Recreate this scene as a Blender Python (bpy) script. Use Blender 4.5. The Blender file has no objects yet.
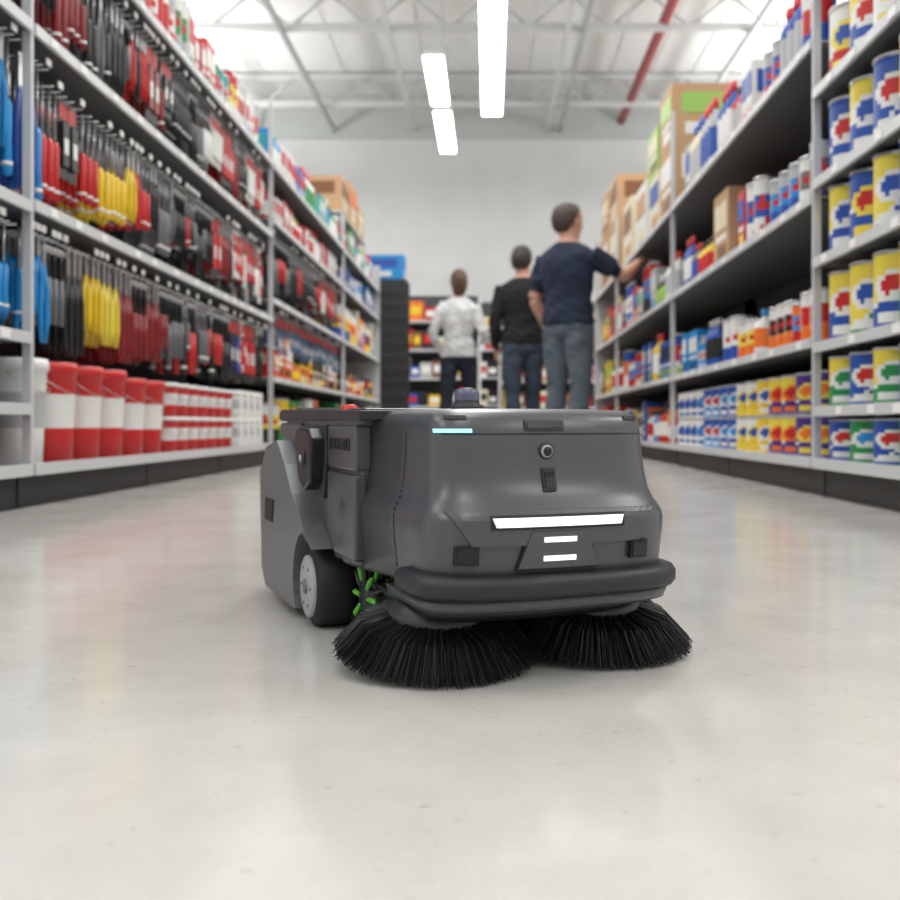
import bpy, math, random
import numpy as np
from mathutils import Vector, Matrix
R=random.Random(7)
S=bpy.context.scene
try: S.view_settings.view_transform='Standard'
except Exception: pass
# ---------------------------------------------------------------- materials
_m={}
def M(name,col=(.5,.5,.5),rough=.5,metal=0.,emit=0.,noise=0.,nscale=8.,coat=0.,bump=0.):
    if name in _m: return _m[name]
    m=bpy.data.materials.new(name); m.use_nodes=True; nt=m.node_tree
    b=nt.nodes['Principled BSDF']
    b.inputs['Base Color'].default_value=(*col,1); b.inputs['Roughness'].default_value=rough
    b.inputs['Metallic'].default_value=metal
    if coat: b.inputs['Coat Weight'].default_value=coat; b.inputs['Coat Roughness'].default_value=.25
    if emit:
        b.inputs['Emission Color'].default_value=(*col,1); b.inputs['Emission Strength'].default_value=emit
    if noise or bump:
        tc=nt.nodes.new('ShaderNodeTexCoord'); n=nt.nodes.new('ShaderNodeTexNoise')
        n.inputs['Scale'].default_value=nscale; n.inputs['Detail'].default_value=5
        nt.links.new(tc.outputs['Object'],n.inputs['Vector'])
        if noise:
            r=nt.nodes.new('ShaderNodeValToRGB')
            r.color_ramp.elements[0].color=(*[max(0,c*(1-noise)) for c in col],1)
            r.color_ramp.elements[1].color=(*[min(1,c*(1+noise)) for c in col],1)
            r.color_ramp.elements[0].position=.35; r.color_ramp.elements[1].position=.65
            nt.links.new(n.outputs['Fac'],r.inputs[0]); nt.links.new(r.outputs[0],b.inputs['Base Color'])
        if bump:
            bp=nt.nodes.new('ShaderNodeBump'); bp.inputs['Strength'].default_value=bump; bp.inputs['Distance'].default_value=.01
            nt.links.new(n.outputs['Fac'],bp.inputs['Height']); nt.links.new(bp.outputs[0],b.inputs['Normal'])
    _m[name]=m; return m
P={}
def pal(n,c,r=.42,metal=0.): P[n]=M('goods_'+n,c,r,metal)
pal('red',(.52,.012,.012)); pal('dred',(.22,.01,.012)); pal('black',(.010,.010,.012)); pal('grey',(.13,.13,.14))
pal('lgrey',(.42,.43,.44)); pal('white',(.72,.72,.70)); pal('yellow',(.75,.5,.015)); pal('lemon',(.75,.60,.06))
pal('blue',(.012,.07,.36)); pal('sky',(.01,.24,.58)); pal('navy',(.012,.02,.09)); pal('green',(.01,.24,.06))
pal('lime',(.3,.5,.1)); pal('orange',(.75,.16,.015)); pal('purple',(.06,.02,.2)); pal('brown',(.2,.08,.03))
pal('card',(.50,.31,.17),.8); pal('teal',(.03,.33,.33)); pal('steel',(.45,.45,.46),.3,.8); pal('cream',(.68,.6,.42))
pal('denim',(.07,.12,.22),.8); pal('pink',(.7,.3,.35))
# ---------------------------------------------------------------- mesh builder
class MB:
    def __init__(s): s.v=[];s.f=[];s.mi=[];s.mats=[];s.sm=[]
    def idx(s,m):
        if m not in s.mats: s.mats.append(m)
        return s.mats.index(m)
    def add(s,vs,fs,mat,smooth=False):
        o=len(s.v); s.v+= [tuple(v) for v in vs]
        for k,f in enumerate(fs):
            s.f.append([i+o for i in f]); s.mi.append(s.idx(mat[k] if isinstance(mat,list) else mat)); s.sm.append(smooth)
    def box(s,x0,x1,y0,y1,z0,z1,mat):
        vs=[(x0,y0,z0),(x1,y0,z0),(x1,y1,z0),(x0,y1,z0),(x0,y0,z1),(x1,y0,z1),(x1,y1,z1),(x0,y1,z1)]
        s.add(vs,[(0,3,2,1),(4,5,6,7),(0,1,5,4),(1,2,6,5),(2,3,7,6),(3,0,4,7)],mat)
    def lathe(s,cx,cy,cz,prof,mats,n=14,pick=None,smooth=True):
        vs=[];fs=[];ms=[]
        for r,z in prof:
            for k in range(n):
                a=2*math.pi*k/n; vs.append((cx+r*math.cos(a),cy+r*math.sin(a),cz+z))
        for j in range(len(prof)-1):
            for k in range(n):
                fs.append((j*n+k,j*n+(k+1)%n,(j+1)*n+(k+1)%n,(j+1)*n+k))
                ms.append((pick(j,k) if pick else None) or mats[j])
        fs.append(tuple(range(n))[::-1]); ms.append(mats[0])
        L=(len(prof)-1)*n; fs.append(tuple(range(L,L+n))); ms.append(mats[-1])
        s.add(vs,fs,ms,smooth)
    def tube(s,pts,rad,mat,n=8,ref=(1,0,0),smooth=True):
        pts=[Vector(p) for p in pts]; vs=[];fs=[]
        for i,p in enumerate(pts):
            t=(pts[min(i+1,len(pts)-1)]-pts[max(i-1,0)]).normalized()
            a=Vector(ref); 
            if abs(a.dot(t))>.93: a=Vector((0,1,0)) if abs(ref[1])<.5 else Vector((0,0,1))
            a=(a-t*a.dot(t)).normalized(); b=t.cross(a)
            r=rad[i]; ra,rb=r if isinstance(r,tuple) else (r,r)
            for k in range(n):
                q=2*math.pi*k/n; vs.append(p+a*ra*math.cos(q)+b*rb*math.sin(q))
        for j in range(len(pts)-1):
            for k in range(n): fs.append((j*n+k,j*n+(k+1)%n,(j+1)*n+(k+1)%n,(j+1)*n+k))
        fs.append(tuple(range(n))[::-1]); L=(len(pts)-1)*n; fs.append(tuple(range(L,L+n)))
        s.add(vs,fs,mat,smooth)
    def obj(s,name,parent=None,bevel=0,seg=2):
        me=bpy.data.meshes.new(name); me.from_pydata(s.v,[],s.f)
        for m in s.mats: me.materials.append(m)
        me.polygons.foreach_set('material_index',s.mi); me.polygons.foreach_set('use_smooth',s.sm); me.update()
        o=bpy.data.objects.new(name,me); S.collection.objects.link(o)
        if parent: o.parent=parent
        if bevel:
            b=o.modifiers.new('bevel','BEVEL'); b.width=bevel; b.segments=seg; b.limit_method='ANGLE'; b.angle_limit=.6
        return o
def empty(name,loc=(0,0,0),rz=0):
    e=bpy.data.objects.new(name,None); e.empty_display_size=.1; e.location=loc; e.rotation_euler=(0,0,rz); S.collection.objects.link(e); return e
# ---------------------------------------------------------------- camera
H=.235
cd=bpy.data.cameras.new('camera'); cam=bpy.data.objects.new('camera',cd); S.collection.objects.link(cam)
cam.location=(0,0,H); cam.rotation_euler=(math.radians(90),0,0); cd.lens=40; cd.sensor_width=36
cd.shift_x=-40/900; cd.shift_y=-25/900; cd.clip_start=.02; cd.clip_end=100
cd.dof.use_dof=True; cd.dof.focus_distance=1.0; cd.dof.aperture_fstop=7
S.camera=cam
# ---------------------------------------------------------------- room
YB=20.; ZC=6.8; XW=9.
floor_m=bpy.data.materials.new('polished_concrete'); floor_m.use_nodes=True
nt=floor_m.node_tree; b=nt.nodes['Principled BSDF']
tc=nt.nodes.new('ShaderNodeTexCoord')
n1=nt.nodes.new('ShaderNodeTexNoise'); n1.inputs['Scale'].default_value=5; n1.inputs['Detail'].default_value=9; n1.inputs['Roughness'].default_value=.72
n2=nt.nodes.new('ShaderNodeTexNoise'); n2.inputs['Scale'].default_value=90; n2.inputs['Detail'].default_value=3
r1=nt.nodes.new('ShaderNodeValToRGB'); r1.color_ramp.elements[0].position=.3; r1.color_ramp.elements[1].position=.7
r1.color_ramp.elements[0].color=(.50,.485,.45,1); r1.color_ramp.elements[1].color=(.60,.588,.555,1)
r2=nt.nodes.new('ShaderNodeValToRGB'); r2.color_ramp.elements[0].position=.2; r2.color_ramp.elements[1].position=.36
r2.color_ramp.elements[0].color=(.74,.73,.71,1); r2.color_ramp.elements[1].color=(1,1,1,1)
mx=nt.nodes.new('ShaderNodeMix'); mx.data_type='RGBA'; mx.blend_type='MULTIPLY'; mx.inputs[0].default_value=1
for n in (n1,n2): nt.links.new(tc.outputs['Object'],n.inputs['Vector'])
nt.links.new(n1.outputs['Fac'],r1.inputs[0]); nt.links.new(n2.outputs['Fac'],r2.inputs[0])
nt.links.new(r1.outputs[0],mx.inputs[6]); nt.links.new(r2.outputs[0],mx.inputs[7]); nt.links.new(mx.outputs[2],b.inputs['Base Color'])
mr=nt.nodes.new('ShaderNodeMapRange'); mr.inputs[3].default_value=.10; mr.inputs[4].default_value=.20
nt.links.new(n1.outputs['Fac'],mr.inputs[0]); nt.links.new(mr.outputs[0],b.inputs['Roughness'])
b.inputs['Specular IOR Level'].default_value=.7
mb=MB(); mb.box(-XW,XW,-5,YB,-.1,0,floor_m); mb.obj('floor')
wall_m=M('painted_wall',(.76,.77,.77),.7,noise=.03,nscale=1.5)
band_m=M('wall_band_paint',(.55,.58,.57),.7)
mb=MB(); mb.box(-XW,XW,YB,YB+.15,0,ZC,wall_m); mb.obj('wall_back')
mb=MB(); mb.box(-XW,XW,YB-.06,YB,5.95,ZC,band_m); mb.obj('trim_1')
mb=MB(); mb.box(-XW-.15,-XW,-5,YB,0,ZC,wall_m); mb.obj('wall_left')
mb=MB(); mb.box(XW,XW+.15,-5,YB,0,ZC,wall_m); mb.obj('wall_right')
ceil_m=M('ceiling_deck_paint',(.74,.74,.73),.7,noise=.02)
mb=MB(); mb.box(-XW,XW,-5,YB,ZC,ZC+.1,ceil_m)
k=-XW
while k<XW:
    mb.box(k,k+.3,-5,YB,ZC-.02,ZC,ceil_m); k+=.75
mb.obj('ceiling')
beam_m=M('roof_steel_paint',(.60,.61,.61),.5); beam_d=M('roof_steel_grey',(.40,.42,.43),.5)
mb=MB()
for y in (1,4.5,8,11.5,15.,18.6):
    for z in (6.7,6.2):
        mb.box(-XW,XW,y-.05,y+.05,z-.05,z+.05,beam_m)
    x=-XW; up=True
    while x<XW-.1:
        mb.tube([(x,y,6.2 if up else 6.7),(x+.6,y,6.7 if up else 6.2)],[.025,.025],beam_m,n=5); x+=.6; up=not up
for x in (-4.6,-3.1,-1.5,1.15,1.4,3.9):
    mb.box(x-.03,x+.03,-5,YB,6.05,6.15,beam_m if x not in(-3.1,1.4) else beam_d)
mb.obj('roof_trusses')
mb=MB(); mb.tube([(2.62,-5,6.3),(2.62,YB,6.3)],[.085,.085],M('sprinkler_red',(.42,.05,.06),.4),n=10)
mb.tube([(2.62,12,6.3),(2.62,12,6.75)],[.03,.03],M('sprinkler_red'),n=8)
mb.obj('sprinkler_pipe')
# ---------------------------------------------------------------- lamps
strip_e=M('lamp_diffuser',(1,1,1),.4,emit=12)
house=M('lamp_housing',(.75,.75,.75),.4)
def strip(x,y0,y1,w,z=5.,name='strip_lamp'):
    mb=MB(); mb.box(x-w/2,x+w/2,y0,y1,z,z+.03,strip_e); mb.box(x-w/2-.01,x+w/2+.01,y0-.02,y1+.02,z+.03,z+.1,house)
    for yy in (y0+.2,y1-.2): mb.tube([(x,yy,z+.1),(x,yy,ZC)],[.006,.006],house,n=5)
    mb.obj(name)
strip(.03,8.2,15.4,.29); strip(-.74,13.,14.9,.25); strip(-.73,15.3,17.5,.25)
def area(x,y,sx,sy,e,z=5.3,up=False,name='unseen_fill_light'):  # added fill lights without fixtures, kept out of view, to brighten the store
    l=bpy.data.lights.new(name,'AREA'); l.shape='RECTANGLE'; l.size=sx; l.size_y=sy; l.energy=e; l.color=(1,.99,.97)
    o=bpy.data.objects.new(name,l); o.location=(x,y,z); S.collection.objects.link(o)
    if up: o.rotation_euler=(math.pi,0,0)
for x in (-5,5):
    for y in (-2.5,2.5,7.): area(x,y,1.2,3.,130)
for y,e in ((-2.5,75),(2.,90),(6.5,165)): area(0,y,1.2,3.,e)
for x in (-5,5):
    area(x,14,1.2,6,280)
    for y in (3,10,16): area(x,y,.6,5,125,z=4.9,up=True,name='ceiling_fill_uplight')  # unseen upward lights added to brighten the ceiling
w=bpy.data.worlds.new('world'); S.world=w; w.use_nodes=True
w.node_tree.nodes['Background'].inputs[0].default_value=(.96,.98,1,1); w.node_tree.nodes['Background'].inputs[1].default_value=.65
# ---------------------------------------------------------------- shelving
shelf_m=M('shelf_powdercoat',(.52,.53,.54),.45); shelf_u=M('shelf_underside_shade',(.08,.085,.09),.6)  # underside colour darkened to paint in the shade below each shelf
back_m=M('pegboard_grey',(.06,.063,.07),.7,noise=.1,nscale=40); kick_m=M('kick_plate_black',(.016,.016,.018),.5)
rail_m=M('price_rail',(.54,.55,.56),.35); tag_m=M('price_tag',(.8,.8,.78),.5)
def gondola(name,side,xf,bays,depth=.5,top=2.1):
    mb=MB()
    def bx(a,b,*r):
        x0,x1=sorted((side*(xf+a),side*(xf+b))); mb.box(x0,x1,*r)
    y0=bays[0][0]; y1=bays[-1][1]
    bx(depth,depth+.03,y0,y1,0,top,back_m)
    for (a,c,levels,ztop) in bays:
        n=max(1,round((c-a)/1.2))
        for q in range(n):
            bx(.03,.05,a+(c-a)*q/n+.006,a+(c-a)*(q+1)/n-.006,0,.1,kick_m)
        bx(.0,depth,a+.01,c-.01,.105,.12,shelf_m); bx(-.012,.0,a+.01,c-.01,.092,.126,rail_m)
        for z in levels:
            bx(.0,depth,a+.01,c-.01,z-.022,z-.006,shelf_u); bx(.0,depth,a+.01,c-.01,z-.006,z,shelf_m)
            bx(-.012,.0,a+.01,c-.01,z-.026,z+.006,rail_m)
            y=a+.1
            while y<c-.15:
                bx(-.015,-.011,y,y+.05,z-.023,z+.002,tag_m); y+=R.uniform(.15,.35)
        for yy in (a,c):
            bx(depth-.06,depth,yy-.02,yy+.02,0,ztop,shelf_m)
    for (a,c,levels,ztop) in bays[:-1]:
        bx(-.005,.02,c-.009,c+.009,.1,ztop,shelf_m)
        bx(.026,.05,c-.02,c+.02,.0,.1,kick_m)
    bx(-.01,depth+.03,y1,y1+.02,0,top,shelf_m)
    return mb.obj(name)
LB=[(1.5,2.83,[.29,.49,.86,1.37,1.8],2.15),(2.83,5.96,[.87,1.37,1.8],2.15),(5.96,8.9,[.52,.99,1.47,1.8],2.1),(8.9,11.7,[.52,.99,1.47,1.8],2.1)]
RB=[(1.9,3.33,[.29,.50,.78,1.04,1.34,1.75],2.2),(3.33,5.95,[.52,1.,1.52],2.1),(5.95,8.57,[.52,1.,1.52],2.),(8.57,10.2,[.52,1.,1.52],2.)]
gondola('store_shelving',-1,1.3,LB); gondola('store_shelving',1,1.08,RB)
mb=MB(); mb.box(-1.8,-.98,11.75,11.8,0,1.95,kick_m); mb.box(-1.8,-.98,12.15,12.2,0,1.95,kick_m)
for z in (.1,.5,.9,1.3,1.7,1.93): mb.box(-1.8,-.98,11.8,12.15,z,z+.02,kick_m)
for z in (.15,.3,.45,.6,.75,.9,1.05,1.2,1.35,1.5,1.65,1.8): mb.box(-1.3,-.98,11.735,11.75,z,z+.02,M('rack_slot',(.05,.05,.055),.6))
mb.obj('endcap_rack')
# ---------------------------------------------------------------- goods
def inpatch(x,k,n,wid=.17):
    c=.655 if x>0 else .85
    d=abs((k+.5)/n-c); d=min(d,1-d); return d<wid
def can(mb,x,y,z,r,h,c1,c2,c3,n=16,ph=0,c4='red'):
    m1,m2,m3,m4,st=P[c1],P[c2],P[c3],P[c4],P['steel']
    K=14 if n>=24 else 8
    zs=[.03+(.92)*i/K for i in range(K+1)]
    pr=[(r*.97,0),(r*1.02,.004)]+[(r*.98,h*q) for q in zs]+[(r*1.03,h-.005),(r*1.0,h),(r*.86,h-.002)]
    ms=[st,st]+[m1]*K+[st,st,st]
    c=.655 if x>0 else .85; split=(.30,.5,.62)[ph%3]
    def pick(j,k):
        if not 2<=j<2+K: return None
        zz=(zs[j-2]+zs[j-1])/2; d=(k+.5)/n-c; d=(d+.5)%1-.5
        e=(d/.155)**2+((zz-.55)/.2)**2
        if e<.42: return m4 if (zz>.5 or abs(d)>.05) else m3
        if e<1: return m3
        if .12<zz<.2 and abs(d)<.13: return m3
        if abs(zz-split-.16*math.sin(d*9))<.035: return P['white']
        return m2 if zz>split+.16*math.sin(d*9) else m1
    mb.lathe(x,y,z,pr,ms,n,pick)
def bottle(mb,x,y,z,r,h,c1,c2,c3,n=10):
    mb.lathe(x,y,z,[(r*.9,0),(r,.01),(r,h*.2),(r,h*.6),(r*.95,h*.7),(r*.35,h*.82),(r*.35,h*.86),(r*.42,h*.87),(r*.4,h)],[P[c1],P[c1],P[c2],P[c1],P[c1],P[c1],P[c3],P[c3]],n)
def carton(mb,side,x,y,z,w,h,d,c1,c2,c3):
    x0,x1=sorted((side*x,side*(x+d))); mb.box(x0,x1,y-w/2,y+w/2,z,z+h,P[c1])
    f0,f1=sorted((side*x,side*(x-.003)))
    mb.box(f0,f1,y-w*.4,y+w*.4,z+h*.5,z+h*.85,P[c2])
    mb.box(f0,f1,y-w*.35,y+w*.2,z+h*.12,z+h*.28,P[c3])
    mb.box(f0,f1,y-w*.35,y+w*.3,z+h*.34,z+h*.42,P['white'])
    mb.box(x0+d*.15,x1-d*.15,y-w/2-.003,y-w/2,z+h*.5,z+h*.85,P[c2])
    mb.box(x0+d*.2,x1-d*.3,y-w/2-.003,y-w/2,z+h*.15,z+h*.35,P[c3])
def fill(mb,side,xf,y0,y1,z,hmin,hmax,cols,kinds,wmin=.09,wmax=.16,rows=2):
    for row in range(rows):
        y=y0+.06; xx=xf+.03+row*.2; grp=0
        while y<y1-.06:
            if grp<=0:
                kind=R.choice(kinds); c=[R.choice(cols) for _ in range(3)]; h=R.uniform(hmin,hmax); w=R.uniform(wmin,wmax); grp=R.randint(1,3)
                if c[1]==c[0]: c[1]='white' if c[0]!='white' else 'red'
                if c[2] in c[:2]: c[2]=R.choice(['white','black','lemon','red','sky'])
                ph=R.randint(0,7)
            if y+w>y1-.02: break
            if kind=='can': can(mb,side*(xx+w/2),y+w/2,z,w/2*.96,h,*c,n=16,ph=ph)
            elif kind=='bottle': bottle(mb,side*(xx+w*.4),y+w*.4,z,w*.38,h,*c)
            else: carton(mb,side,xx+R.uniform(0,.02),y+w/2,z,w*.95,h,.14,*c)
            y+=w*(1.04 if kind!='bottle' else .85); grp-=1
mb=MB()
schemes={.12:[('blue','blue','white','red'),('green','green','white','sky')],.29:[('green','lemon','white','green'),('blue','blue','white','red')],.50:[('blue','lemon','white','red'),('green','lemon','white','blue')],
 .78:[('blue','lemon','white','blue'),('blue','blue','lemon','red')],1.04:[('blue','blue','white','red'),('blue','lemon','white','blue')],1.34:[('red','white','lemon','blue'),('blue','lemon','white','red')],1.75:[('red','red','cream','blue'),('lgrey','red','white','red')]}
for z,sc in schemes.items():
    h={.12:.135,.29:.165,.5:.225,.78:.22,1.04:.235,1.34:.23,1.75:.2}[z]
    for row in range(3):
        y=3.33-.12-row*.02; i=row
        while y>2.0:
            q=sc[i%2]; can(mb,1.08+.095+row*.17,y,z,.083,h,*q[:3],n=36,ph=i+int(z*10),c4=q[3]); y-=.186; i+=1
mb.obj('paint_cans')
mb=MB()
y=3.45
sch=[('purple','purple','lemon','orange'),('purple','lemon','orange','red'),('yellow','yellow','white','blue'),('yellow','white','lemon','blue'),('blue','blue','white','sky'),('sky','blue','white','red'),('white','white','blue','sky'),('white','white','blue','blue')]
while y<5.9:
    q=min(7,int((y-3.4)/.3))
    for row in range(2):
        c=sch[q]
        for zz in (.12,.272): can(mb,1.08+.11+row*.18,y,zz,.08,.15,*c[:3],ph=1,c4=c[3],n=24)
    y+=.175
mb.obj('paint_cans')
mb=MB()
fill(mb,1,1.08,3.36,4.1,.52,.15,.2,['orange','orange','red'],['can'],.09,.11,3)
fill(mb,1,1.08,4.1,4.9,.52,.17,.22,['white','orange','blue'],['can','bottle'],.1,.14)
fill(mb,1,1.08,4.9,5.9,.52,.15,.25,['sky','lgrey','blue','brown','red','black'],['carton','can','bottle'],.08,.12)
fill(mb,1,1.08,3.36,4.1,1.0,.17,.22,['grey','blue','lgrey','navy'],['can'],.1,.13)
fill(mb,1,1.08,4.1,4.6,1.0,.22,.3,['blue','red','white','lemon'],['carton','can'],.1,.15)
carton(mb,1,1.12,4.85,1.0,.3,.36,.3,'card','cream','brown')
fill(mb,1,1.08,5.05,5.9,1.0,.2,.33,['yellow','white','red','grey','blue'],['carton','bottle'],.08,.13)
fill(mb,1,1.08,3.36,4.2,1.52,.22,.32,['lgrey','blue','red','white'],['bottle','can'],.09,.13)
fill(mb,1,1.08,4.2,5.0,1.52,.25,.36,['black','white','red','blue','lgrey'],['bottle','carton'],.09,.13)
fill(mb,1,1.08,5.0,5.9,1.52,.3,.42,['blue','white','cream','lgrey','white'],['carton','bottle'],.1,.15)
for z,lo,hi in ((.12,.18,.3),(.52,.2,.35),(1.,.2,.38)):
    fill(mb,1,1.08,6.0,8.5,z,lo,hi,['blue','yellow','red','white','sky','lime','orange','lgrey','white','black'],['carton','bottle','can'],.08,.15)
    fill(mb,1,1.08,8.6,10.1,z,lo,hi,['yellow','red','white','lime','brown'],['carton','carton','bottle'],.15,.24)
mb.obj('household_goods')
mb=MB()
for (y,z,w,h,c1,c2,c3) in ((6.25,1.52,.42,.42,'card','white','brown'),(6.25,1.945,.4,.36,'card','lime','white'),(6.7,1.52,.4,.38,'cream','blue','card'),(6.75,1.905,.4,.3,'lime','cream','brown'),
  (7.3,1.52,.5,.45,'white','card','cream'),(8.0,1.52,.5,.5,'cream','brown','card'),(8.9,1.52,.6,.48,'card','cream','white'),(8.9,2.005,.55,.4,'card','brown','cream'),(9.6,1.52,.6,.5,'card','white','brown'),(9.6,2.025,.55,.4,'card','cream','brown')):
    carton(mb,1,1.1,y,z,w,h,.4,c1,c2,c3)
mb.obj('cardboard_boxes')
def tool(mb,x,y,zt,L,col,kind):
    c=P[col]; st=P['steel']; bk=P['black']
    if kind=='pliers':
        mb.box(x-.004,x+.004,y-.012,y+.012,zt-.28*L,zt,st)
        for s_ in (-1,1):
            mb.tube([(x,y+s_*.004,zt-.25*L),(x,y+s_*.02,zt-.5*L),(x,y+s_*.022,zt-.8*L),(x,y+s_*.012,zt-L)],[.006,.010,.010,.006],c,n=6)
    elif kind=='driver':
        mb.tube([(x,y,zt),(x,y,zt-.5*L)],[.004,.004],st,n=5)
        mb.tube([(x,y,zt-.45*L),(x,y,zt-.5*L),(x,y,zt-.75*L),(x,y,zt-.97*L),(x,y,zt-L)],[.007,.015,.013,.016,.008],c,n=7)
        mb.tube([(x,y,zt-.9*L),(x,y,zt-.93*L)],[.0165,.0165],P['white'],n=7)
    elif kind=='hammer':
        mb.tube([(x,y-.045,zt-.03),(x,y+.05,zt-.03)],[.014,.01],st,n=6)
        mb.tube([(x,y,zt),(x,y,zt-.5*L)],[.009,.008],bk,n=6)
        mb.tube([(x,y,zt-.45*L),(x,y,zt-.7*L),(x,y,zt-L)],[.012,.014,.012],c,n=7)
    else:
        mb.box(x-.003,x,y-.035,y+.035,zt-L,zt,P['white'] if kind=='cardw' else bk)
        mb.box(x,x+.012,y-.022,y+.022,zt-L*.85,zt-L*.3,c)
        mb.box(x,x+.001,y-.03,y+.03,zt-L*.25,zt-L*.06,P['red'])
        mb.box(x+.012,x+.013,y-.015,y+.015,zt-L*.7,zt-L*.5,P['white'])
def hang(mb,y0,y1,zt,L,seq,step=.055,rows=3):
    y=y0; grp=0
    while y<y1:
        t=(y-y0)/(y1-y0); col,kinds=seq[min(len(seq)-1,int(t*len(seq)))]
        if grp<=0: k=R.choice(kinds); l=L*R.uniform(.72,1.08); cc=R.choice(col); grp=R.randint(1,3)
        grp-=1
        for r in range(rows):
            tool(mb,-1.345-r*.07,y+R.uniform(-.006,.006),zt,l,cc,k)
        mb.tube([(-1.31,y,zt-.01),(-1.8,y,zt-.01)],[.003,.003],P['steel'],n=4)
        if R.random()<.5: mb.box(-1.312,-1.308,y-.015,y+.015,zt,zt+.02,P['white'])
        y+=step*R.uniform(.9,1.15)*(1.35 if 'card' in k else 1)
mb=MB()
RB_=(['red','black','red','dred','black'],['pliers','driver','card']); BK=(['black','black','grey','black','red'],['pliers','driver','hammer']); YE=(['yellow','yellow','lemon'],['driver','pliers'])
BL=(['sky','sky','sky','blue'],['pliers','driver']); DR=(['dred','brown','dred'],['pliers','hammer']); RW=(['red','white','red'],['cardw','card','driver']); GB=(['navy','black','blue'],['driver','card'])
hang(mb,1.6,2.8,.80,.29,[BL],.04); hang(mb,2.86,3.02,.80,.3,[BL],.035)
hang(mb,1.6,2.8,1.32,.42,[BL],.04); hang(mb,2.86,2.98,1.30,.4,[BL],.035); hang(mb,1.6,2.8,1.72,.3,[BL])
hang(mb,3.0,5.9,1.26,.32,[RB_,YE,BK,BK,BK,RB_,RW,RW],.05)
hang(mb,3.04,5.9,.80,.33,[BK,YE,DR,DR,BK,BK,BK,GB,RW,BK],.05)
hang(mb,2.9,5.9,1.74,.31,[RB_,BK,RB_,BK,RW,RB_,RW],.048)
hang(mb,6.0,8.8,.93,.3,[(['denim','denim','grey'],['card','driver']),(['denim','navy'],['card'])],.08)
hang(mb,6.0,8.8,1.40,.3,[BK,BK,(['grey','red','white'],['card'])],.07)
mb.obj('hanging_hand_tools')
def bucket(mb,x,y,z,r,h,c1,c2,n=20):
    pk=lambda j,k: (P[c2] if (2<=j<=3 and inpatch(x,k,n,.2)) else None)
    mb.lathe(x,y,z,[(r*.84,0),(r*.88,h*.3),(r*.89,h*.34),(r*.93,h*.6),(r*.95,h*.68),(r*.98,h*.88),(r*1.05,h*.89),(r*1.05,h*.95),(r*1.0,h),(r*.9,h)],[P[c1]]*6+[P['white'] if h<.2 else P[c1]]*3,n,pk)
    mb.tube([(x+r*1.05*math.cos(a),y+r*1.05*math.sin(a),z+h*.9-.07*math.cos(a)) for a in [(-1.4+.28*i) for i in range(11)]],[.002]*11,P['steel'],n=4)
mb=MB()
y=2.95; i=0
while y<5.8:
    r=.088 if y<4.1 else .06; h=.31 if y<3.6 else .29
    if y<3.1: c=('white','lgrey')
    elif y<5.2: c=('red','white')
    else: c=('white','lgrey')
    for row in range(2):
        if y>=4.1:
            bucket(mb,-1.3-.08-row*.16,y,.12,r,.15,*c); bucket(mb,-1.3-.08-row*.16,y,.272,r,.14,*c)
        else: bucket(mb,-1.3-.1-row*.2,y,.12,r,h,*c)
    y+=2.25*r+.015; i+=1
mb.obj('buckets')
mb=MB()
fill(mb,-1,1.3,1.6,2.8,.12,.13,.15,['red','blue','red','orange'],['carton','can'],.09,.12,3)
fill(mb,-1,1.3,1.6,2.8,.29,.13,.16,['red','white','blue'],['can','carton'],.09,.12,3)
fill(mb,-1,1.3,1.6,2.8,1.8,.2,.3,['white','red','blue'],['carton','bottle'])
fill(mb,-1,1.3,2.9,5.9,1.8,.2,.32,['white','red','white','lgrey','red','teal','green','white'],['carton','bottle','can'],.07,.12)
mb.box(-1.75,-1.33,5.3,5.85,.125,.42,P['white'])
for (a,c) in ((6.,8.85),(8.95,11.6)):
    fill(mb,-1,1.3,a,c,.12,.2,.33,['yellow','orange','black','brown','white','green'],['carton','can'],.12,.2)
    fill(mb,-1,1.3,a,c,.52,.12,.3,['orange','yellow','black','red','cream'],['carton','can','bottle'],.1,.16)
    fill(mb,-1,1.3,a,c,1.8,.22,.34,['white','teal','white','green','sky','red'],['carton','bottle'],.1,.16)
fill(mb,-1,1.3,6.,8.85,1.47,.18,.28,['white','white','red','lgrey'],['carton','bottle'],.08,.13)
fill(mb,-1,1.3,8.95,11.6,.99,.25,.4,['yellow','yellow','orange','white','blue'],['carton','can'],.15,.22)
fill(mb,-1,1.3,8.95,11.6,1.47,.18,.28,['blue','navy','white','sky'],['carton'],.12,.2)
mb.obj('hardware_goods')
mb=MB()
carton(mb,-1,1.02,11.98,1.95,.3,.3,.5,'sky','blue','white')
mb.obj('cardboard_boxes')
mb=MB()
for y,h,cc in ((9.2,.32,'brown'),(9.75,.4,'orange'),(10.3,.3,'cream')): carton(mb,-1,1.33,y,2.15,.5,h,.4,'card',cc,'cream')
mb.box(-1.78,-1.32,8.92,10.6,2.135,2.15,shelf_m)
for yy in (8.95,10.58): mb.box(-1.34,-1.32,yy-.01,yy+.01,1.8,2.135,shelf_m); mb.box(-1.78,-1.76,yy-.01,yy+.01,1.8,2.135,shelf_m)
mb.obj('cardboard_boxes')
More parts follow.
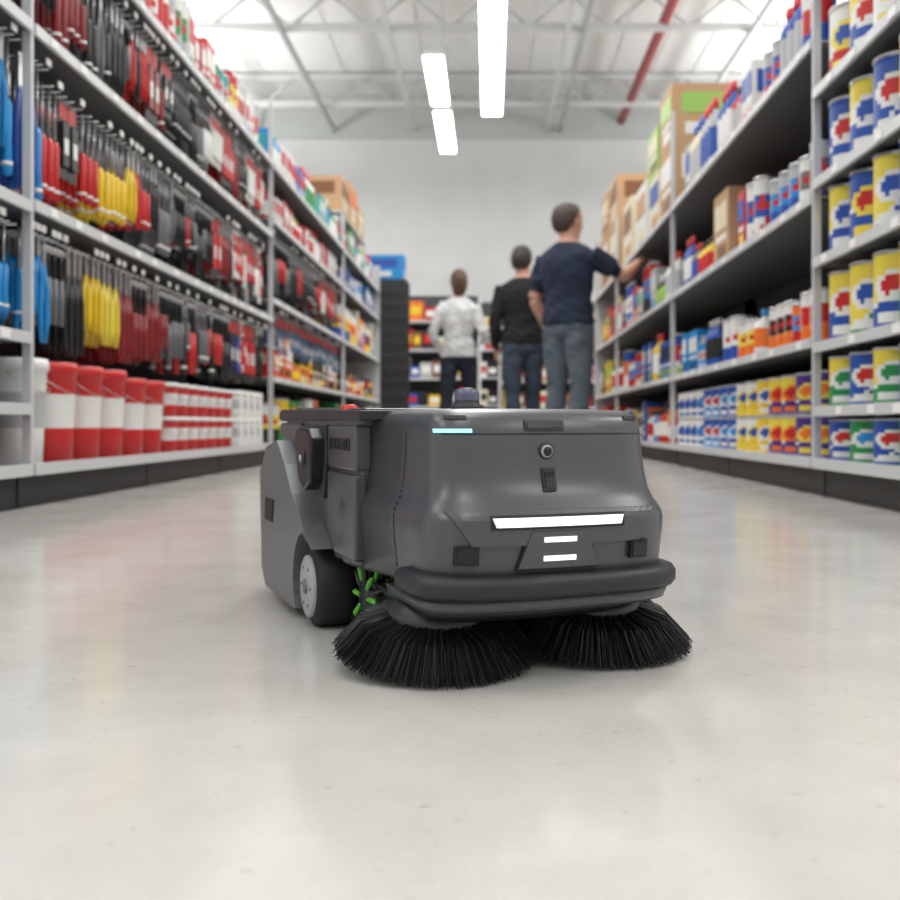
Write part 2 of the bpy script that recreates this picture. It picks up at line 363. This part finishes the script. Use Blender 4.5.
def crossrack(name,x0,x1,y,levels,top):
    mb=MB(); mb.box(x0,x1,y+.45,y+.5,0,top,back_m)
    for z in levels:
        mb.box(x0,x1,y,y+.45,z-.03,z,shelf_m)
    for x in (x0,x1): mb.box(x-.02,x+.02,y-.01,y+.5,0,top,shelf_m)
    for z in levels:
        x=x0+.05
        while x<x1-.25:
            w=R.uniform(.12,.24); h=R.uniform(.15,.3); c=P[R.choice(['red','white','yellow','orange','brown','black','grey','cream','lgrey','pink','blue','black'])]; c2=P[R.choice(['white','yellow','red','black'])]
            mb.box(x,x+w*.92,y+.03,y+.3,z,z+h,c); mb.box(x+w*.12,x+w*.8,y+.025,y+.03,z+h*.3,z+h*.75,c2)
            x+=w
    return mb.obj(name)
crossrack('display_rack',-2.6,-.15,14.,[.12,.5,.9,1.3,1.7],2.1)
crossrack('display_rack',.15,2.9,15.,[.12,.5,.9,1.3],1.7)
crossrack('display_rack',-5,5,18.,[.12,.6,1.1,1.6,2.0],2.5)
# ---------------------------------------------------------------- people
skin_m=M('skin',(.50,.27,.195),.5,noise=.05,nscale=20)
def person(name,loc,rz,ht,cloth,arms,head_yaw=0,female=False,hair=(.05,.03,.02),stride=.0,short=False,build=1.):
    root=empty(name,loc,rz); k=ht/1.79
    shirt=M(name+'_shirt_cloth',cloth[0],.9,noise=.2,nscale=9,bump=1.); pants=M(name+'_trouser_cloth',cloth[1],.9,noise=.25,nscale=9,bump=1.); shoe=M(name+'_shoe',(.04,.035,.03),.5)
    hairm=M(name+'_hair',hair,.6,noise=.4,nscale=60,bump=.6)
    labs=[shirt,pants,skin_m,shoe]; segs=[]
    mb=MB()
    def tb(pts,rad,lab,n=16,ref=(1,0,0)):
        pts=[Vector(p)*k for p in pts]; rad=[(r*k*build if not isinstance(r,tuple) else (r[0]*k*build,r[1]*k*build)) for r in rad]
        mb.tube(pts,rad,shirt,n=n,ref=ref)
        for i in range(len(pts)-1):
            r0=rad[i] if not isinstance(rad[i],tuple) else sum(rad[i])/2; r1=rad[i+1] if not isinstance(rad[i+1],tuple) else sum(rad[i+1])/2
            segs.append((pts[i],pts[i+1],r0,r1,lab))
    sw=.92 if female else 1.
    tor=[(.84,.10,.08),(.88,.155,.115),(.95,.175 ,.125),(1.03,.165,.118),(1.12,.15 if not female else .13,.108),(1.22,.165*sw,.114),(1.32,.182*sw,.12),(1.40,.19*sw,.114),(1.455,.17*sw,.095),(1.495,.11*sw,.078),(1.525,.06,.06)]
    a=[t for t in tor if t[0]<=1.03]; c=[t for t in tor if t[0]>=.95]
    tb([(0,-.0,t[0]) for t in a],[(t[1],t[2]) for t in a],1,20)
    tb([(0,(-.01 if t[0]>1.3 else 0),t[0]) for t in c],[(t[1]+.008,t[2]+.008) for t in c],0,20)
    tb([(0,-.01,1.46),(0,0,1.53),(0,.008,1.6)],[.066,.059,.058],2)
    for s_ in (-1,1):
        st=stride*s_
        tb([(s_*.088,0,.93),(s_*.095,st*.25,.72),(s_*.1,st*.5+.01,.5),(s_*.1,st*.8-.02,.34),(s_*.1,st,.12),(s_*.1,st,.075)],[(.098,.108),(.086,.09),(.066,.07),(.066,.07),(.056,.058),(.06,.064)],1)
        tb([(s_*.1,st-.085,.04),(s_*.1,st-.05,.045),(s_*.103,st+.03,.05),(s_*.108,st+.1,.036),(s_*.11,st+.16,.026),(s_*.11,st+.185,.022)],[(.022,.03),(.038,.044),(.042,.048),(.046,.034),(.038,.024),(.018,.016)],3,ref=(1,0,0))
        sh,el,wr=[Vector(q) for q in arms[s_]]
        d1=(el-sh)
        if short:
            tb([sh+Vector((-s_*.06,0,.012)),sh,sh+d1*.3,sh+d1*.62],[.062,.068,.066,.068],0)
            tb([sh+d1*.5,sh+d1*.85,el],[.047,.042,.04],2)
            tb([el,el+(wr-el)*.3,wr],[.041,.042,.027],2)
        else:
            tb([sh+Vector((-s_*.06,0,.012)),sh,sh+d1*.35,el],[.062,.066,.060,.050],0)
            tb([el,el+(wr-el)*.3,el+(wr-el)*.92],[.050,.048,.037],0)
            tb([el+(wr-el)*.85,wr],[.028,.026],2)
    hr=Matrix.Rotation(head_yaw,3,'Z'); hc=Vector((0,.02,1.665))
    def hp(x,y,z): return hc+hr@Vector((x,y,z))
    fx=tuple(hr@Vector((1,0,0)))
    tb([hp(0,0,-.085),hp(0,0,-.07),hp(0,-.003,-.03),hp(0,-.008,.01),hp(0,-.01,.05),hp(0,-.01,.09),hp(0,-.01,.115),hp(0,-.01,.122)],[(.035,.05),(.052,.072),(.066,.085),(.072,.094),(.075,.097),(.062,.082),(.035,.045),(.012,.015)],2,18,ref=fx)
    tb([hp(0,.03,-.10),hp(0,.055,-.098),hp(0,.075,-.092)],[.03,.03,.018],2,10,ref=fx)
    tb([hp(0,.078,.012),hp(0,.092,-.01),hp(0,.103,-.03),hp(0,.09,-.038)],[.009,.011,.013,.009],2,8,ref=fx)
    for s_ in (-1,1):
        tb([hp(s_*.071,-.012,.02),hp(s_*.086,-.02,.005),hp(s_*.074,-.012,-.035)],[(.008,.012),(.009,.02),(.007,.01)],2,8,ref=(0,1,0))
    o=mb.obj('tmp'); md=o.modifiers.new('r','REMESH'); md.mode='VOXEL'; md.voxel_size=.009; 
    sm=o.modifiers.new('s','SMOOTH'); sm.iterations=5; sm.factor=.5
    dg=bpy.context.evaluated_depsgraph_get(); me=bpy.data.meshes.new_from_object(o.evaluated_get(dg)); bpy.data.objects.remove(o)
    me.materials.clear()
    for m in labs: me.materials.append(m)
    n=len(me.polygons); cen=np.zeros(n*3); me.polygons.foreach_get('center',cen); cen=cen.reshape(-1,3)
    best=np.full(n,1e9); lab=np.zeros(n,int)
    for p0,p1,r0,r1,l in segs:
        p0=np.array(p0);p1=np.array(p1);d=p1-p0;t=np.clip(((cen-p0)@d)/max(1e-9,d@d),0,1)
        ds=np.linalg.norm(cen-(p0+t[:,None]*d),axis=1)-(r0+(r1-r0)*t)
        u=ds<best; best[u]=ds[u]; lab[u]=l
    z=cen[:,2]/k
    tors=(lab<2)&(np.abs(cen[:,0])<.2*k*build)&(z>.8)
    hem=.93
    lab[tors&(z>hem)&(lab==1)]=0; lab[tors&(z<=hem)&(lab==0)&(z>.5)]=1
    rr=np.hypot(cen[:,0],cen[:,1])/k
    lab[(z>1.513)&(rr<.16)]=2; lab[(z>1.44)&(z<=1.513)&(rr<.25)]=0
    me.polygons.foreach_set('material_index',lab.astype(int)); me.polygons.foreach_set('use_smooth',[True]*n); me.update()
    nv=len(me.vertices); co=np.zeros(nv*3); me.vertices.foreach_get('co',co); co=co.reshape(-1,3); no=np.zeros(nv*3); me.vertices.foreach_get('normal',no); no=no.reshape(-1,3)
    zz=co[:,2]/k; wgt=((zz>.12)&(zz<1.46)).astype(float)*np.where(np.abs(zz-.93)<.25,1.3,.7)
    f=np.sin(zz*70+co[:,0]*22+3*np.sin(co[:,1]*18))*np.sin(co[:,0]*30+zz*17+1.3)+.6*np.sin(zz*42-co[:,0]*35+co[:,1]*25)
    co+=no*(f*wgt*.0035*k)[:,None]; me.vertices.foreach_set('co',co.ravel()); me.update()
    ob=bpy.data.objects.new('body',me); S.collection.objects.link(ob); ob.parent=root
    hb=MB(); cc=hc+hr@Vector((0,-.016,.02)); nu,nv=32,24; vs=[];keep=[]
    for j in range(nv+1):
        for i in range(nu):
            th=math.pi*j/nv; ph=2*math.pi*i/nu
            st_=math.sin(th)**.75
            x=.086*build*st_*math.cos(ph); y=.112*build*st_*math.sin(ph); zz=.118*math.cos(th)
            jit=1+R.uniform(-.012,.012)
            vs.append((cc+hr@Vector((x,y,zz))*jit)*k)
            lim=-.108 if female else -.096
            if y>-.03: lim=lim+(y+.03)*1.5
            keep.append(zz>lim)
    fs=[]
    for j in range(nv):
        for i in range(nu):
            q=(j*nu+i,(j+1)*nu+i,(j+1)*nu+(i+1)%nu,j*nu+(i+1)%nu)
            if all(keep[v] for v in q): fs.append(q)
    hb.add(vs,fs,hairm,True)
    if female:
        hb.tube([cc*k+(hr@Vector(q))*k for q in ((0,-.085,.05),(0,-.12,.04),(0,-.14,.0),(0,-.13,-.06),(0,-.115,-.12),(0,-.11,-.15))],[.03*k,.048*k,.052*k,.045*k,.03*k,.01*k],hairm,n=10)
        hb.tube([cc*k+(hr@Vector(q))*k for q in ((0,-.03,-.02),(0,-.045,-.07),(0,-.05,-.12),(0,-.05,-.16))],[.085*k,.08*k,.062*k,.03*k],hairm,n=12)
    ho=hb.obj('hair',root); so=ho.modifiers.new('sol','SOLIDIFY'); so.thickness=.008*k; so.offset=-1
    fb=MB()
    for s_ in (-1,1):
        e=hp(s_*.03,.078,.012)*k
        fb.lathe(e.x,e.y,e.z-.009*k,[(.004*k,0),(.011*k,.004*k),(.012*k,.009*k),(.011*k,.014*k),(.004*k,.018*k)],[P['white']]*4,8)
        q=hp(s_*.03,.088,.012)*k; fb.lathe(q.x,q.y,q.z-.004*k,[(.003*k,0),(.005*k,.004*k),(.003*k,.008*k)],[P['black']]*2,8)
        fb.tube([hp(s_*.016,.086,.034)*k,hp(s_*.032,.086,.038)*k,hp(s_*.048,.074,.033)*k],[.003*k,.004*k,.002*k],hairm,n=6)
    fb.tube([hp(-.024,.078,-.062)*k,hp(-.01,.087,-.06)*k,hp(.01,.087,-.06)*k,hp(.024,.078,-.062)*k],[.003*k,.006*k,.006*k,.003*k],M('lips',(.45,.16,.14),.5),n=6)
    fb.obj('face',root)
    for s_ in (-1,1):
        sh,el,wr=[Vector(q)*k for q in arms[s_]]
        d=(wr-el).normalized(); nrm=Vector(arms[(s_,'n')]); nrm=(nrm-d*nrm.dot(d)).normalized(); lat=d.cross(nrm)
        up=1 if lat.dot(Vector(arms[(s_,'t')]))>0 else -1; lat=lat*up
        g=MB(); kk=k
        g.tube([wr-d*.03*kk,wr,wr+d*.03*kk,wr+d*.07*kk,wr+d*.095*kk],[(.024*kk,.02*kk),(.027*kk,.019*kk),(.038*kk,.016*kk),(.042*kk,.014*kk),(.038*kk,.01*kk)],skin_m,n=12,ref=tuple(lat))
        for i,(off,L) in enumerate(((.031,.072),(.0105,.082),(-.0105,.076),(-.031,.058))):
            p=wr+d*.085*kk+lat*off*kk; pts=[p]; a=arms.get('curl',.35)
            ang=.1
            for sgm in (.45,.32,.25):
                ang+=a; p=p+(d*math.cos(ang)+nrm*math.sin(ang)+lat*off*2.2*.4)*L*sgm*kk; pts.append(p)
            g.tube(pts,[.0088*kk,.0085*kk,.0078*kk,.006*kk],skin_m,n=8)
        p=wr+d*.025*kk+lat*.03*kk
        g.tube([p-lat*.012*kk,p+lat*.016*kk+d*.022*kk+nrm*.006*kk,p+lat*.026*kk+d*.05*kk+nrm*.016*kk,p+lat*.026*kk+d*.072*kk+nrm*.026*kk],[.013*kk,.012*kk,.0095*kk,.007*kk],skin_m,n=8)
        o=g.obj('hand_%s'%('right' if s_>0 else 'left'),root)
        md=o.modifiers.new('r','REMESH'); md.mode='VOXEL'; md.voxel_size=.0035; md.use_smooth_shade=True
        o.modifiers.new('s','SMOOTH').iterations=2
    return root
rz=-math.radians(38)
person('man_in_navy_shirt',(.555,7.1,0),rz,1.8,((.010,.018,.042),(.085,.11,.135)),
 {1:((.20,0,1.41),(.31,.23,1.28),(.30,.48,1.41)),-1:((-.20,0,1.41),(-.27,-.03,1.14),(-.25,.12,.92)),(1,'n'):(-.3,.2,-1),(-1,'n'):(1,0,0),(1,'t'):(-1,0,0),(-1,'t'):(0,1,0),'curl':.3},
 head_yaw=-.45,short=True,build=1.12,hair=(.045,.028,.02))
person('man_in_black_sweater',(.28,8.5,0),math.radians(10),1.75,((.008,.008,.009),(.035,.05,.08)),
 {1:((.19,0,1.41),(.25,.0,1.14),(.21,.14,.94)),-1:((-.19,0,1.41),(-.25,.0,1.14),(-.22,.10,.9)),(1,'n'):(-1,0,0),(-1,'n'):(1,0,0),(1,'t'):(0,1,0),(-1,'t'):(0,1,0),'curl':.3},
 head_yaw=-.6,build=1.05,hair=(.03,.02,.015),stride=.08)
person('woman_in_white_sweater',(-.29,9.2,0),math.radians(-12),1.66,((.62,.63,.64),(.012,.018,.032)),
 {1:((.17,0,1.40),(.25,.0,1.16),(.33,.22,1.06)),-1:((-.17,0,1.40),(-.26,-.03,1.15),(-.2,.15,.98)),(1,'n'):(0,0,-1),(-1,'n'):(1,0,0),(1,'t'):(-1,0,0),(-1,'t'):(0,1,0),'curl':.3},
 head_yaw=.3,female=True,build=1.0,hair=(.085,.045,.022),stride=.18)
# ---------------------------------------------------------------- robot sweeper
rob=empty('robot_floor_sweeper',(.028,1.015,0),math.radians(22.5))
bodym=M('graphite_paint',(.080,.083,.090),.36,metal=.3,noise=.03,nscale=300,bump=.02,coat=.25)
body2=M('light_graphite_paint',(.16,.165,.175),.42,metal=.3)
darkm=M('dark_plastic',(.020,.021,.024),.45); blackm=M('gloss_black',(.004,.004,.005),.3); rub=M('bumper_rubber',(.018,.019,.022),.5)
tyre=M('tyre_rubber',(.012,.012,.013),.7); hubm=M('wheel_hub_grey',(.36,.37,.39),.5); whitel=M('headlight_white',(1,1,1),.3,emit=.9); cyan=M('status_light_cyan',(.35,.9,1),.3,emit=.9)
seam=M('panel_seam',(.008,.008,.009),.6)
VC=-.012; NE=5.2
SL=[(.084,.117,-.088),(.088,.122,-.094),(.105,.124,-.098),(.135,.1265,-.101),(.146,.127,-.101),(.152,.126,-.100),(.158,.1235,-.096),(.165,.120,-.090),(.174,.1175,-.084),(.186,.116,-.080),(.200,.115,-.077),(.214,.1142,-.0745),(.230,.1135,-.072),(.239,.112,-.069),(.2455,.108,-.064),(.2495,.100,-.053),(.251,.068,-.02)]
def prm(z):
    for i in range(len(SL)-1):
        if SL[i][0]<=z<=SL[i+1][0]:
            t=(z-SL[i][0])/(SL[i+1][0]-SL[i][0]); return tuple(SL[i][j]+(SL[i+1][j]-SL[i][j])*t for j in (1,2))
    return SL[0][1:] if z<SL[0][0] else SL[-1][1:]
def fv(u,z,off=0):
    w,vf=prm(z); w+=off; vf-=off
    q=min(1,abs(u)/w); return VC+(vf-VC)*(1-q**NE)**(1/NE)-.010*(1-q*q)
def outline(w,vf,vb,vc,N=64,ne=NE,flare=.0):
    pts=[(-w-flare,vb)]
    for i in range(N+1):
        a=math.pi+math.pi*i/N; c,s_=math.cos(a),math.sin(a)
        u=w*math.copysign(abs(c)**(2/ne),c); q=abs(u)/w
        pts.append((u,vc+(vf-vc)*abs(s_)**(2/ne)-.010*(1-q*q)))
    pts.append((w+flare,vb)); return pts
def loft(name,slices,mat,vb,vc=VC,flare=0,ne=NE):
    mb=MB(); vs=[];fs=[]
    for z,w,vf in slices:
        o_=outline(w,vf,vb,vc,ne=ne,flare=flare); n=len(o_); vs+=[(x,y,z) for x,y in o_]
    for j in range(len(slices)-1):
        for i in range(n): fs.append((j*n+i,j*n+(i+1)%n,(j+1)*n+(i+1)%n,(j+1)*n+i))
    fs.append(tuple(range(n))[::-1]); L=(len(slices)-1)*n; fs.append(tuple(range(L,L+n)))
    mb.add(vs,fs,mat,True); return mb.obj(name,rob)
FL=.026
loft('front_shell',SL,bodym,.13,flare=FL)
loft('bumper',[(.078,.130,-.101),(.080,.134,-.108),(.085,.1365,-.112),(.094,.1365,-.112),(.099,.134,-.108),(.101,.129,-.100)],rub,-.02,vc=-.045,ne=4.)
loft('bumper_skirt',[(.064,.121,-.086),(.067,.127,-.094),(.078,.130,-.098)],bodym,.03,vc=-.04)
loft('underbody',[(.048,.110,-.04),(.066,.120,-.08)],darkm,.12)
def patch(mb,u0,u1,z0,z1,off,mat,nu=14,nz=3,slant=0,deep=.006):
    vs=[];fs=[]
    for layer,of in ((0,off),(1,off-deep)):
        for j in range(nz+1):
            for i in range(nu+1):
                z=z0+(z1-z0)*j/nz; t=i/nu; u=u0+(u1-u0)*t; u+= slant*(j/nz-.5)*(1 if t<.5 else -1)*(abs(t-.5)*2)
                vs.append((u,fv(u,z)-of,z))
    N=(nu+1)*(nz+1)
    for j in range(nz):
        for i in range(nu):
            a=j*(nu+1)+i; fs.append((a,a+1,a+nu+2,a+nu+1))
    ring=[i for i in range(nu+1)]+[(j*(nu+1)+nu) for j in range(1,nz+1)]+[nz*(nu+1)+i for i in range(nu-1,-1,-1)]+[j*(nu+1) for j in range(nz-1,0,-1)]
    for a,c in zip(ring,ring[1:]+ring[:1]): fs.append((a,a+N,c+N,c))
    mb.add(vs,fs,mat,False)
C0=-.009
mb=MB()
patch(mb,C0-.092,C0+.096,.127,.158,.004,bodym,nz=8,slant=-.02,nu=24)
patch(mb,C0-.063,C0+.064,.1440,.1520,.0075,whitel,slant=-.003)
patch(mb,C0-.066,C0+.067,.1415,.1545,.0055,seam)
patch(mb,C0-.036,C0+.036,.104,.140,.003,seam,slant=.012)
patch(mb,C0-.034,C0+.034,.106,.139,.005,bodym,slant=.012)
patch(mb,C0-.016,C0+.016,.1295,.1340,.0065,whitel); patch(mb,C0-.016,C0+.016,.1125,.117,.0065,whitel)
for s_ in (-1,1): patch(mb,C0+s_*.086-.010,C0+s_*.086+.010,.110,.127,.005,seam,nu=4); patch(mb,C0+s_*.086-.008,C0+s_*.086+.008,.112,.125,.0058,blackm,nu=4)
patch(mb,C0-.018,C0+.018,.2325,.2375,.0028,blackm,nz=2)
patch(mb,C0-.020,C0+.020,.2305,.2395,.0020,darkm,nz=2)
patch(mb,C0-.0048,C0+.0048,.177,.192,.0032,blackm,nu=4); patch(mb,C0-.0066,C0+.0066,.1745,.195,.0022,darkm,nu=4)
patch(mb,-.109,.109,.2262,.2273,.0004,seam,nu=40,nz=1)
for s_ in (-1,1): patch(mb,s_*.092-.009,s_*.092+.009,.2405,.2440,.002,seam,nu=6)
patch(mb,-.110,-.080,.2280,.2315,.0022,cyan,nu=12)
mb.obj('front_details',rob)
mb=MB()
for s_ in (-1,1):
    for v in (.004,):
        for i in range(24):
            z0=.092+i*.0057; w_=prm(z0+.003)[0]+FL*(v-VC)/(.13-VC)
            a,c=sorted((s_*(w_-.003),s_*(w_+.0003))); mb.box(a,c,v,v+.0013,z0,z0+.0059,seam)
mb.obj('corner_seam',rob)
def disc(mb,u,v,z,r,dv,mat,n=20,r2=None):
    d=Vector((0,-dv,0)); p=Vector((u,v,z))
    mb.tube([p,p+d*.8,p+d],[r,r,(r2 or r*.85)],mat,n=n,ref=(0,0,1))
mb=MB(); v0=fv(C0,.210)
disc(mb,C0,v0+.004,.2105,.0078,.006,darkm); disc(mb,C0,v0+.004,.2105,.006,.0078,hubm); disc(mb,C0,v0+.004,.2105,.0050,.0085,blackm)
mb.obj('camera_lens',rob)
def prism(mb,prof,u0,u1,mat):
    n=len(prof); vs=[(u0,a,c) for a,c in prof]+[(u1,a,c) for a,c in prof]
    fs=[tuple(range(n)),tuple(range(n,2*n))[::-1]]+[(i,i+n,(i+1)%n+n,(i+1)%n) for i in range(n)]
    mb.add(vs,fs,mat)
WC=(.232,.047)
def arc(r,a0,a1,n=10): return [(WC[0]+r*math.cos(math.radians(a0+(a1-a0)*i/n)),WC[1]+r*math.sin(math.radians(a0+(a1-a0)*i/n))) for i in range(n+1)]
prof=[(.08,.246),(.08,.086),(.165,.086)]+arc(.058,142,-38)+[(.30,.008),(.485,.008),(.515,.03),(.530,.15),(.485,.215),(.462,.246)]
mb=MB(); prism(mb,prof,-.144,.144,bodym); mb.obj('rear_shell',rob,bevel=.006,seg=3)
mb=MB(); mb.box(-.112,.112,.12,.40,.03,.12,darkm); mb.obj('chassis',rob)
mb=MB()
prism(mb,[(.06,.240),(.06,.250),(.475,.2565),(.490,.2515),(.490,.243),(.475,.240)],-.149,.149,darkm)
prism(mb,[(.09,.250),(.09,.2525),(.44,.2585),(.44,.254)],-.135,.135,bodym)
mb.obj('top_deck',rob,bevel=.003)
for s_ in (-1,1):
    def sp(a,b): return sorted((s_*a,s_*b))
    mb=MB()
    A=[(.527,.168),(.478,.205),(.40,.215),(.345,.185),(.30,.15),(.23,.112),(.185,.095)]+arc(.062,128,-34)+[(.31,.011),(.482,.011),(.513,.035)]
    prism(mb,A,*sp(.140,.170),body2); mb.obj('rear_fender',rob,bevel=.008,seg=4)
    mb=MB(); prism(mb,[(.475,.238),(.480,.222),(.36,.196),(.35,.238)],*sp(.135,.150),bodym); mb.obj('rear_shoulder',rob,bevel=.003)
    mb=MB()
    prism(mb,[(.198,.183),(.198,.12),(.165,.093),(.078,.093),(.078,.183)],*sp(.135,.1495),bodym)
    mb.obj('side_door',rob,bevel=.003)
    mb=MB(); prism(mb,[(.198,.235),(.078,.235),(.078,.187),(.198,.187)],*sp(.13,.149),bodym); mb.obj('side_name_panel',rob,bevel=.003)
    mb=MB(); prism(mb,[(.345,.235),(.205,.235),(.20,.20),(.215,.15),(.27,.155),(.33,.205)],*sp(.135,.151),darkm); mb.obj('side_recess',rob,bevel=.002)
    mb=MB(); prism(mb,[(.285,.231),(.225,.231),(.207,.219),(.214,.170),(.243,.158),(.275,.168),(.298,.220)],*sp(.145,.167),blackm)
    mb.obj('side_camera',rob,bevel=.003,seg=2)
    mb=MB(); p=Vector((s_*.166,.245,.196)); mb.tube([p,p+Vector((s_*.004,0,0))],[.010,.008],darkm,n=18,ref=(0,0,1)); mb.tube([p,p+Vector((s_*.0055,0,0))],[.005,.004],hubm,n=18,ref=(0,0,1)); mb.obj('side_camera_lens',rob)
    mb=MB(); prism(mb,[(.475,.135),(.415,.135),(.425,.105),(.48,.105)],*sp(.165,.1715),seam); mb.obj('side_vent',rob)
    mb=MB(); c=Vector((0,WC[0],WC[1])); X=Vector((s_,0,0))
    mb.tube([c+X*q for q in (.116,.120,.126,.150,.158,.162)],[.038,.045,.047,.047,.045,.038],tyre,n=36,ref=(0,0,1)); mb.obj('wheel_tyre',rob)
    mb=MB(); mb.tube([c+X*q for q in (.154,.165,.1665)],[.036,.036,.033],hubm,n=32,ref=(0,0,1)); mb.tube([c+X*q for q in (.164,.169)],[.009,.008],body2,n=16,ref=(0,0,1))
    for i in range(6):
        a=i*math.pi/3; q=c+X*.166+Vector((0,.024*math.cos(a),.024*math.sin(a))); mb.tube([q,q+X*.0015],[.002,.002],body2,n=8,ref=(0,0,1))
    mb.obj('wheel_hub',rob)
tcv=bpy.data.curves.new('lettering','FONT'); tcv.body='PUDU MT1'; tcv.size=.019; tcv.extrude=.0006
to=bpy.data.objects.new('lettering',tcv); S.collection.objects.link(to); to.parent=rob
to.matrix_local=Matrix(((0,0,-1,-.1495),(-1,0,0,.185),(0,1,0,.208),(0,0,0,1))); tcv.materials.append(seam)
mb=MB()
mb.lathe(-.022,.085,.2495,[(.018,0),(.0185,.006),(.014,.008),(.0135,.012),(.0135,.019),(.0115,.024),(.004,.026)],[darkm,darkm,darkm,M('lidar_violet',(.12,.12,.2),.25),M('lidar_violet'),darkm],24); mb.obj('lidar_dome',rob)
mb=MB(); mb.lathe(-.13,.17,.249,[(.011,0),(.011,.003),(.009,.0045),(.009,.007),(.005,.009)],[darkm,M('stop_red',(.6,.02,.02),.4),M('stop_red'),M('stop_red')],20); mb.obj('stop_button',rob)
gm=M('green_bristle',(.12,.50,.04),.5); mb=MB()
mb.tube([(-.125,.130,.048),(.125,.130,.048)],[.022,.022],darkm,n=14,ref=(0,0,1))
for i in range(30):
    for j in range(10):
        a=2*math.pi*(j/10)+i*.35; u=-.125+.25*i/29
        p=Vector((u,.130,.048)); d=Vector((0,math.cos(a),math.sin(a)))
        mb.tube([p+d*.018,p+d*.036+Vector((R.uniform(-.003,.003),0,0)),p+d*.044],[.003,.0038,.0015],gm if (i*7+j*3)%5<3 else darkm,n=4)
mb.obj('roller_brush',rob)
br1=M('bristle_black',(.008,.008,.009),.5); br2=M('bristle_grey',(.035,.035,.037),.4)
for s_ in (-1,1):
    cx=s_*.0875; cy=0.0; TL=.14
    mb=MB()
    def T(v): return Vector((v[0],v[1],v[2]+TL*(v[1]-cy+.102)))
    mb.lathe(cx,cy,0,[(.02,.022),(.044,.026),(.047,.034),(.047,.042),(.034,.050),(.03,.054)],[darkm,darkm,br2,darkm,darkm],36)
    mb.lathe(cx,cy,0,[(.09,.003),(.086,.009),(.04,.034),(.02,.036)],[br1]*3,48)
    mb.v=[tuple(T(v)) for v in mb.v]
    for i in range(1300):
        a=2*math.pi*(i+R.random()*.6)/1300; ro=R.uniform(.093,.1025)
        if (i//11)%2: ro-=.002
        z0=R.uniform(.028,.038); rs=.038+R.uniform(0,.006)
        tw=R.uniform(-.03,.03)
        P0=Vector((cx+rs*math.cos(a),cy+rs*math.sin(a),z0)); rm=(rs+ro)*.5+.004
        P1=Vector((cx+rm*math.cos(a+tw*.4),cy+rm*math.sin(a+tw*.4),z0*.68+.004)); P2=Vector((cx+ro*math.cos(a+tw),cy+ro*math.sin(a+tw),R.uniform(.001,.003)))
        mb.tube([T(P0),T(P1),T(P2)],[.0009,.0008,.0004],br2 if (i//5)%4==0 else br1,n=3,smooth=False)
    mb.obj('side_brush_%d'%(1 if s_<0 else 2),rob)
